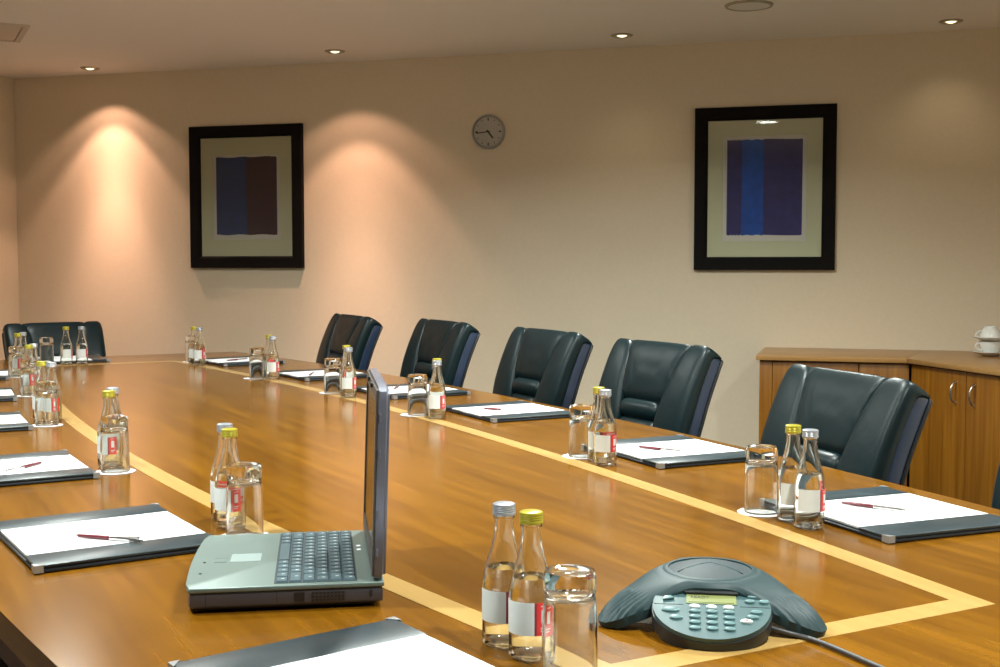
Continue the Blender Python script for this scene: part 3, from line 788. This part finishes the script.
for j in range(1, NR_ + 1):
    f = j / NR_; ring = []
    for i in range(NA):
        a = 2 * pi * i / NA; ro = prad(a); r = ro * f
        e = max(0, (f - .86) / .14)
        z = ptop(r, a) - .006 * e ** 2
        # raised spine fades to the arm sides
        d = min(abs((a - q + pi) % (2 * pi) - pi) for q in ARMS); side = r * sin(min(d, pi / 2))
        k_ = min(1, max(0, (r - .072) / .05)); z -= 5.5 * side ** 2 * k_ * k_ * (3 - 2 * k_)
        if r > .112 and f < .97:     # lengthwise grille ribs on the arm ends
            z += .0010 * sin(2 * pi * side / .0062) * min(1, (r - .112) / .008)
        ring.append(bm.verts.new((r * cos(a), r * sin(a), max(z, .008))))
    rings.append(ring)
for i in range(NA):
    j = (i + 1) % NA; bm.faces.new((ctr, rings[0][i], rings[0][j]))
for A_, B_ in zip(rings, rings[1:]):
    for i in range(NA):
        j = (i + 1) % NA; bm.faces.new((A_[i], A_[j], B_[j], B_[i]))
# thin underside following the top, so that the arms arch above the table
low = []
for i in range(NA):
    v = rings[-1][i]; low.append(bm.verts.new((v.co.x * .985, v.co.y * .985, max(v.co.z - .012, .0015))))
for i in range(NA):
    j = (i + 1) % NA; bm.faces.new((rings[-1][i], rings[-1][j], low[j], low[i]))
uc = bm.verts.new((0, 0, .03))
for i in range(NA):
    j = (i + 1) % NA; bm.faces.new((low[j], low[i], uc))
obj('body_shell', bm, M['phone'], ph, ang=35)
for q in ARMS: obj('rubber_foot', lathe([(0, 0), (.011, 0), (.012, .006), (0, .012)], 16, cen=(cos(q) * (ARM - .017), sin(q) * (ARM - .017))), M['phone_dark'], ph)
# dome ring + speaker grille with three ribs
z0 = .0630
obj('dome_ring', lathe([(.0670, z0 - .012), (.0675, z0 - .0050), (.0640, z0 - .0020), (.0600, z0 - .0002), (.0565, z0 - .0002), (.056, z0 - .005), (.056, z0 - .012)], 60, closed=True), M['phone'], ph)
gr = obj('speaker_grille', lathe([(0, z0 + .0075), (.02, z0 + .0065), (.04, z0 + .0028), (.0562, z0 - .003), (.0562, z0 - .01), (0, z0 - .01)], 60), M['grille'], ph)
bm = bmesh.new()
for q in ARMS:
    tube([(cos(q) * r, sin(q) * r, z0 + .0076 - 2.95 * r * r) for r in (0, .01, .02, .03, .04, .050)], .0007, 6, bm)
obj('grille_rib', bm, M['phone_panel'], gr)
# console
cm = Matrix.Translation((0, -.097, .034)) @ Matrix.Rotation(R(17), 4, 'X')
CR = .0750
def cout(r, flat=.052): 
    pts = []
    n = 60
    for i in range(n):
        a = 2 * pi * i / n; x, y = r * cos(a), r * .98 * sin(a)
        pts.append((x, min(y, flat - 3.2 * x * x)))
    return pts
def cobj(name, bm, m, parent=ph, **k):
    bm.transform(cm); return obj(name, bm, m, parent, **k)
cobj('console_base', prism(cout(CR + .0015), -.020, -.002, bev=.004), M['phone_dark'], ph)
bm = lathe([(0, .001), (.045, .001), (.058, .004), (.060, .012), (0, .012)], 40, cen=(0, -.088)); obj('console_foot', bm, M['phone_dark'], ph)
con = cobj('console_panel', prism(cout(CR), -.002, .004, bev=.002, seg=3), M['phone_panel'], ph)
cobj('display_hood', prism([(-.034, .024), (.034, .024), (.038, .044), (-.038, .044)], .002, .0085, bev=.0015), M['phone_dark'], con)
lcd = cobj('display', B(-.032, .032, .004, .0265, .0035, .0048), M['lcd'], con, smooth=False)
# upper step line
cobj('panel_step', B(-.074, -.036, .0005, .0012, .0038, .0044), M['phone_dark'], con, smooth=False)
cobj('panel_step', B(.036, .074, .0005, .0012, .0038, .0044), M['phone_dark'], con, smooth=False)
def text(body, size, loc, m, parent, mtx, name='text'):
    cu = bpy.data.curves.new(name, 'FONT'); cu.body = body; cu.size = size; cu.extrude = .0001; cu.align_x = 'LEFT'
    o = bpy.data.objects.new(name, cu); COL.objects.link(o); bpy.context.view_layer.update()
    me = bpy.data.meshes.new_from_object(o.evaluated_get(bpy.context.evaluated_depsgraph_get())); bpy.data.objects.remove(o)
    me.transform(mtx @ Matrix.Translation(loc)); me.name = name
    return link(name, me, m, parent)
text('READY', .0078, (-.027, .0155, .0052), M['lcdink'], lcd, cm, 'display_text')
bm = B(-.029, .029, .0062, .0070, .0048, .0051); cobj('display_line', bm, M['lcdink'], lcd, smooth=False)
def btn(x, y, rx, ry, m, h=.0034, tri=0):
    bm = bmesh.new(); n = 20
    if tri:
        P3 = [(x - rx, y - ry * tri), (x + rx * .8, y - ry * .2), (x + rx * .2, y + ry), (x - rx * .8, y + ry * .6)]
        prism(P3, .0038, .0038 + h, bm, bev=.0008)
    else:
        rings = []
        for k, (f, z) in enumerate(((1, .0036), (1, .0036 + h * .5), (.85, .0036 + h * .85), (.5, .0036 + h))):
            rings.append([bm.verts.new((x + rx * f * cos(2 * pi * i / n), y + ry * f * sin(2 * pi * i / n), z)) for i in range(n)])
        for A_, B_ in zip(rings, rings[1:]):
            for i in range(n): j = (i + 1) % n; bm.faces.new((A_[i], A_[j], B_[j], B_[i]))
        bm.faces.new(rings[-1])
    return cobj('button', bm, m, con)
for x in (-.0215, 0, .0215): btn(x, -.0035, .0070, .0042, M['palebutton'])
for r in range(4):
    for x in (-.0215, 0, .0215): btn(x * (1 - .0 * r), -.0145 - r * .0125, .0076, .0040, M['button'])
btn(-.052, -.013, .0115, .0052, M['button']); btn(-.045, -.030, .0085, .0045, M['button'])
btn(.056, -.012, .0080, .0042, M['button']); btn(.051, -.023, .0080, .0042, M['button'])
rb = btn(.043, -.033, .0080, .0042, M['palebutton'])
cobj('button_mark', B(.041, .045, -.0345, -.0315, .0068, .0072), M['redmark'], rb, smooth=False)
btn(-.050, .028, .0075, .0050, M['palebutton'], tri=1); btn(-.054, .013, .0080, .0050, M['button'], tri=1)
btn(.053, .024, .0068, .0042, M['button']); btn(.049, .0125, .0068, .0042, M['button']); btn(.067, .0125, .0070, .0042, M['button'])
# cable
pA = P(768, 628, TOP + .012); pB = P(800, 636, TOP + .004); pC = P(840, 650, TOP + .004); pD = P(900, 676, TOP + .004)
a0 = pA + (foot_mid - pA).normalized() * .035; a0.z = TOP + .014
pts = bez(a0, a0 + (pA - a0) * .5, pA, pB, 10) + bez(pB, P(818, 640, TOP + .004), pC, pD, 12)[1:] + bez(pD, P(960, 705, TOP + .004), P(1040, 720, TOP + .004), P(1100, 760, TOP + .004), 8)[1:]
cb = obj('cable', tube(pts, .0032, 10), M['cable'])
tag(cb, 'thin grey cable running from the conference phone across the table', 'cable')

# ------------------------------------------------------------------ pictures
def picture(px, label, left):
    x0, x1, y0, y1 = px
    a = on_wall(x0, (y0 + y1) / 2); b_ = on_wall(x1, (y0 + y1) / 2)
    tp = on_wall((x0 + x1) / 2, y0).z; bt = on_wall((x0 + x1) / 2, y1).z
    W_, H_ = (b_.x - a.x) / 2, (tp - bt) / 2
    t = empty('framed_picture', ((a.x + b_.x) / 2, WALL_Y, (tp + bt) / 2), 0, label, 'picture', 'framed abstract prints')
    # local x right, z up, -y toward room
    fw = W_ * .19; d = .035
    bm = bmesh.new()
    prof = [(0, 0), (0, -d + .006), (.004, -d), (fw - .012, -d + .002), (fw - .004, -d + .010), (fw, -d + .016), (fw, 0)]
    cs = [(-1, -1), (1, -1), (1, 1), (-1, 1)]
    L = [[bm.verts.new((cx * (W_ - o), y, cz * (H_ - o))) for o, y in prof] for cx, cz in cs]
    for i in range(4):
        j = (i + 1) % 4
        for k in range(len(prof) - 1): bm.faces.new((L[i][k], L[j][k], L[j][k + 1], L[i][k + 1]))
    obj('frame', bm, M['frame'], t, smooth=False)
    iw, ih = W_ - fw, H_ - fw
    obj('backing', B(-iw - .01, iw + .01, -.006, -.001, -ih - .01, ih + .01), M['frame'], t, smooth=False)
    ow, oh = W_ * (.60 if not left else .60), H_ * (.65 if not left else .60)
    # mat with bevelled window
    bm = bmesh.new(); m1 = []
    for w_, h_, y in ((iw, ih, -.012), (ow, oh, -.012), (ow - .003, oh - .003, -.0085)):
        m1.append([bm.verts.new((cx * w_, y, cz * h_)) for cx, cz in cs])
    for q in (0, 1):
        for i in range(4): j = (i + 1) % 4; bm.faces.new((m1[q][i], m1[q][j], m1[q + 1][j], m1[q + 1][i]))
    obj('mat_board', bm, M['mat'], t, smooth=False)
    pr = obj('print', B(-ow + .002, ow - .002, -.0085, -.0065, -oh + .002, oh - .002), M['printpaper'], t, smooth=False)
    cx = .0 if not left else 0.0
    pw_, ph_ = (W_ * .535, H_ * .585) if not left else (W_ * .54, H_ * .545)
    zc = H_ * .015
    def edge(i, n, vert):  # torn paper edge
        return 0.0025 * sin(i * 2.7) + .0018 * sin(i * 6.1 + 1)
    bands = [(-1, -.60, 'purple'), (-.60, -.02, 'blue'), (-.02, 1, 'purple')] if not left else [(-1, 0, 'navyblue'), (0, 1, 'plum')]
    for u0, u1, m in bands:
        bm = bmesh.new(); n = 18; pr_ = None
        for i in range(n + 1):
            x = (u0 + (u1 - u0) * i / n) * pw_; k = u0 * 30 + i * abs(u1 - u0)*1.5
            zt = ph_ + edge(k * 3, n, 0); zb = -ph_ + edge(k * 3 + 9, n, 0)
            v = (bm.verts.new((x, -.0090, zc + zt)), bm.verts.new((x, -.0090, zc + zb)))
            if pr_: bm.faces.new((pr_[0], v[0], v[1], pr_[1]))
            pr_ = v
        obj('colour_band', bm, M[m], pr, smooth=False)
    obj('glass_pane', B(-iw - .002, iw + .002, -.0165, -.0150, -ih - .002, ih + .002), M['pglass'], t, smooth=False)
    return t
picture((192, 304, 125.5, 268), 'black framed print of a dark blue and plum rectangle, left of the clock', True)
picture((695, 836, 106.5, 270), 'black framed print of a bright blue stripe on violet, right of the clock', False)

# ------------------------------------------------------------------ clock
c = on_wall(489, 132); r = (on_wall(505.5, 132) - c).x
ck = empty('wall_clock', (c.x, WALL_Y, c.z), 0, 'small round white wall clock with a silver rim between the two pictures', 'clock')
def ylathe(prof, n=48):
    bm = lathe(prof, n); bm.transform(Matrix.Rotation(R(90), 4, 'X')); return bm
obj('rim', ylathe([(r * .86, 0), (r * .86, .022), (r * .90, .030), (r * .97, .030), (r, .022), (r, 0)]), M['clockrim'], ck)
fc = obj('dial', ylathe([(0, .0), (r * .87, .0), (r * .87, .016), (0, .016)]), M['clockface'], ck)
bm = bmesh.new()
for k in range(12):
    a = R(30 * k); L0 = .70 if k % 3 else .64
    q = B(-.0022 if k % 3 else -.004, .0022 if k % 3 else .004, -.0172, -.0162, r * L0, r * .79); q.transform(Matrix.Rotation(a, 4, 'Y'))
    me = bpy.data.meshes.new('x'); q.to_mesh(me); q.free(); bm.from_mesh(me); bpy.data.meshes.remove(me)
obj('hour_mark', bm, M['ink'], fc, smooth=False)
def hand(deg, L, w_, y, nm):
    q = B(-w_, w_, -y - .001, -y, -r * .12, r * L); q.transform(Matrix.Rotation(R(deg), 4, 'Y')); return obj(nm, q, M['ink'], ck, smooth=False)
hand(142, .48, .005, .0185, 'hour_hand'); hand(264, .72, .0032, .0205, 'minute_hand')
obj('hub', ylathe([(0, .016), (.006, .016), (.006, .0235), (0, .0235)], 16), M['ink'], ck)
obj('crystal', ylathe([(0, .0275), (r * .5, .0272), (r * .87, .0255), (r * .87, .0245), (r * .5, .0262), (0, .0265)]), M['pglass'], ck)

# ------------------------------------------------------------------ cabinets
CT = .7475
K = (.25, 6.27); XL = -.48
K2 = (.25 + .90 * .524, 6.27 - .90 * .852)
SW = (.36, WALL_Y - .003)
def handle(parent, x, y, nx, ny, z0=.565, z1=.665):
    """bow handle on a face with outward normal (nx, ny)"""
    pts = [(x, y, z0), (x + nx * .018, y + ny * .018, z0 + .008), (x + nx * .03, y + ny * .03, z0 + .03), (x + nx * .032, y + ny * .032, (z0 + z1) / 2), (x + nx * .03, y + ny * .03, z1 - .03), (x + nx * .018, y + ny * .018, z1 - .008), (x, y, z1)]
    o = obj('handle', tube(pts, [.006, .006, .0055, .005, .0055, .006, .006], 10), M['chrome'], parent); return o
# low unit along the wall
cu = empty('wooden_cabinet', (XL, K[1], 0), 0, 'low wooden cabinet against the back wall, left section behind the chair', 'cabinet', 'wooden cabinets')
def cpart(name, bm, m, par, ox, oy, smooth=True):
    bm.transform(Matrix.Translation((-ox, -oy, 0))); return obj(name, bm, m, par, smooth=smooth)
ox, oy = XL, K[1]
fy = K[1] + .02
cpart('carcass', B(XL + .02, K[0] - .012, fy + .02, WALL_Y - .005, .0, CT - .026), M['cabinet'], cu, ox, oy)
cpart('end_panel', B(XL + .012, XL + .075, fy - .001, fy + .0185, .06, CT - .026, bev=.002), M['cabinet'], cu, ox, oy)
cpart('worktop', prism([(XL - .005, K[1] - .01), (K[0], K[1] - .01), (SW[0], SW[1]), (XL - .005, SW[1])], CT - .024, CT, bev=.002), M['cabtop'], cu, ox, oy)
d1 = cpart('door', B(XL + .078, XL + .50, fy - .001, fy + .0185, .07, CT - .03, bev=.002), M['cabinet'], cu, ox, oy)
d2 = cpart('door', B(XL + .504, K[0] + .012, fy - .001, fy + .0185, .07, CT - .03, bev=.002), M['cabinet'], cu, ox, oy)
# corner unit with the canted front
cc = empty('corner_cabinet', (K[0], K[1], 0), 0, 'wooden corner cabinet with canted double doors and silver handles at the right', 'cabinet', 'wooden cabinets')
ox, oy = K
cpart('worktop', prism([(K[0] + .001, K[1] - .01), (K2[0], K2[1] - .01), (RIGHT_X - .005, K2[1] - .01), (RIGHT_X - .005, SW[1]), (SW[0] + .001, SW[1])], CT - .024, CT, bev=.002), M['cabtop'], cc, ox, oy)
ux, uy = .524, -.852; nx, ny = -.852, -.524           # along front, outward normal
def fr(s, d): return (K[0] + ux * s + nx * d, K[1] + uy * s + ny * d)
cpart('carcass', prism([fr(.012, -.045), fr(.89, -.045), (RIGHT_X - .006, K2[1] + .02), (RIGHT_X - .006, WALL_Y - .006), (SW[0] + .01, WALL_Y - .006)], 0, CT - .026), M['cabinet'], cc, ox, oy)
def fpanel(name, s0, s1, z0, z1):
    return cpart(name, prism([fr(s0, -.044), fr(s1, -.044), fr(s1, -.024), fr(s0, -.024)], z0, z1, bev=.0015), M['cabinet'], cc, ox, oy)
dA = fpanel('door', .006, .433, .07, CT - .03); dB = fpanel('door', .437, .865, .07, CT - .03)
for s, par in ((.362, dA), (.502, dB)):
    x, y = fr(s, -.024); h_ = handle(cc, x - ox, y - oy, nx, ny); h_.parent = par
# ------------------------------------------------------------------ cups and saucers
pc_ = P(990, 356, CT)
CS = 1.2
def saucer(z, label):
    o = obj('saucer', lathe([(0, .002), (.028, .0), (.034, .002), (.055, .010), (.078, .018), (.0785, .0195), (.055, .0125), (.034, .0055), (0, .005)], 48), M['white'], loc=(pc_.x, pc_.y, z)); o.scale = (CS, CS, CS)
    return tag(o, label, 'saucer', 'white saucers')
def cup(z, label, inv):
    t = empty('tea_cup', (pc_.x, pc_.y, z), R(200), label, 'cup', 'white cups'); t.scale = (CS, CS, CS)
    prof = [(0, .004), (.022, .003), (.024, 0), (.026, .0005), (.026, .006), (.036, .018), (.043, .036), (.046, .056), (.0445, .0565), (.0415, .037), (.034, .020), (.022, .009), (0, .007)]
    h_ = tube(bez((.041, 0, .046), (.075, 0, .056), (.072, 0, .018), (.037, 0, .020), 12), .0035, 10)
    bm = lathe(prof, 40)
    if inv:
        for b2 in (bm, h_):
            for v in b2.verts: v.co.z = .0565 - v.co.z
    obj('bowl', bm, M['white'], t); obj('handle', h_, M['white'], t); return t
saucer(CT + .0005, 'lower white saucer of the stack on the cabinet worktop')
cup(CT + .0005 + .0056 * CS + .0003, 'lower white cup standing upright between the two saucers', False)
saucer(CT + .0008 + (.0056 + .0565) * CS + .0006, 'upper white saucer balanced on the lower cup')
cup(CT + .0018 + (.0056 + .0565 + .0050) * CS + .0012, 'upper white cup turned upside down on top of the stack', True)
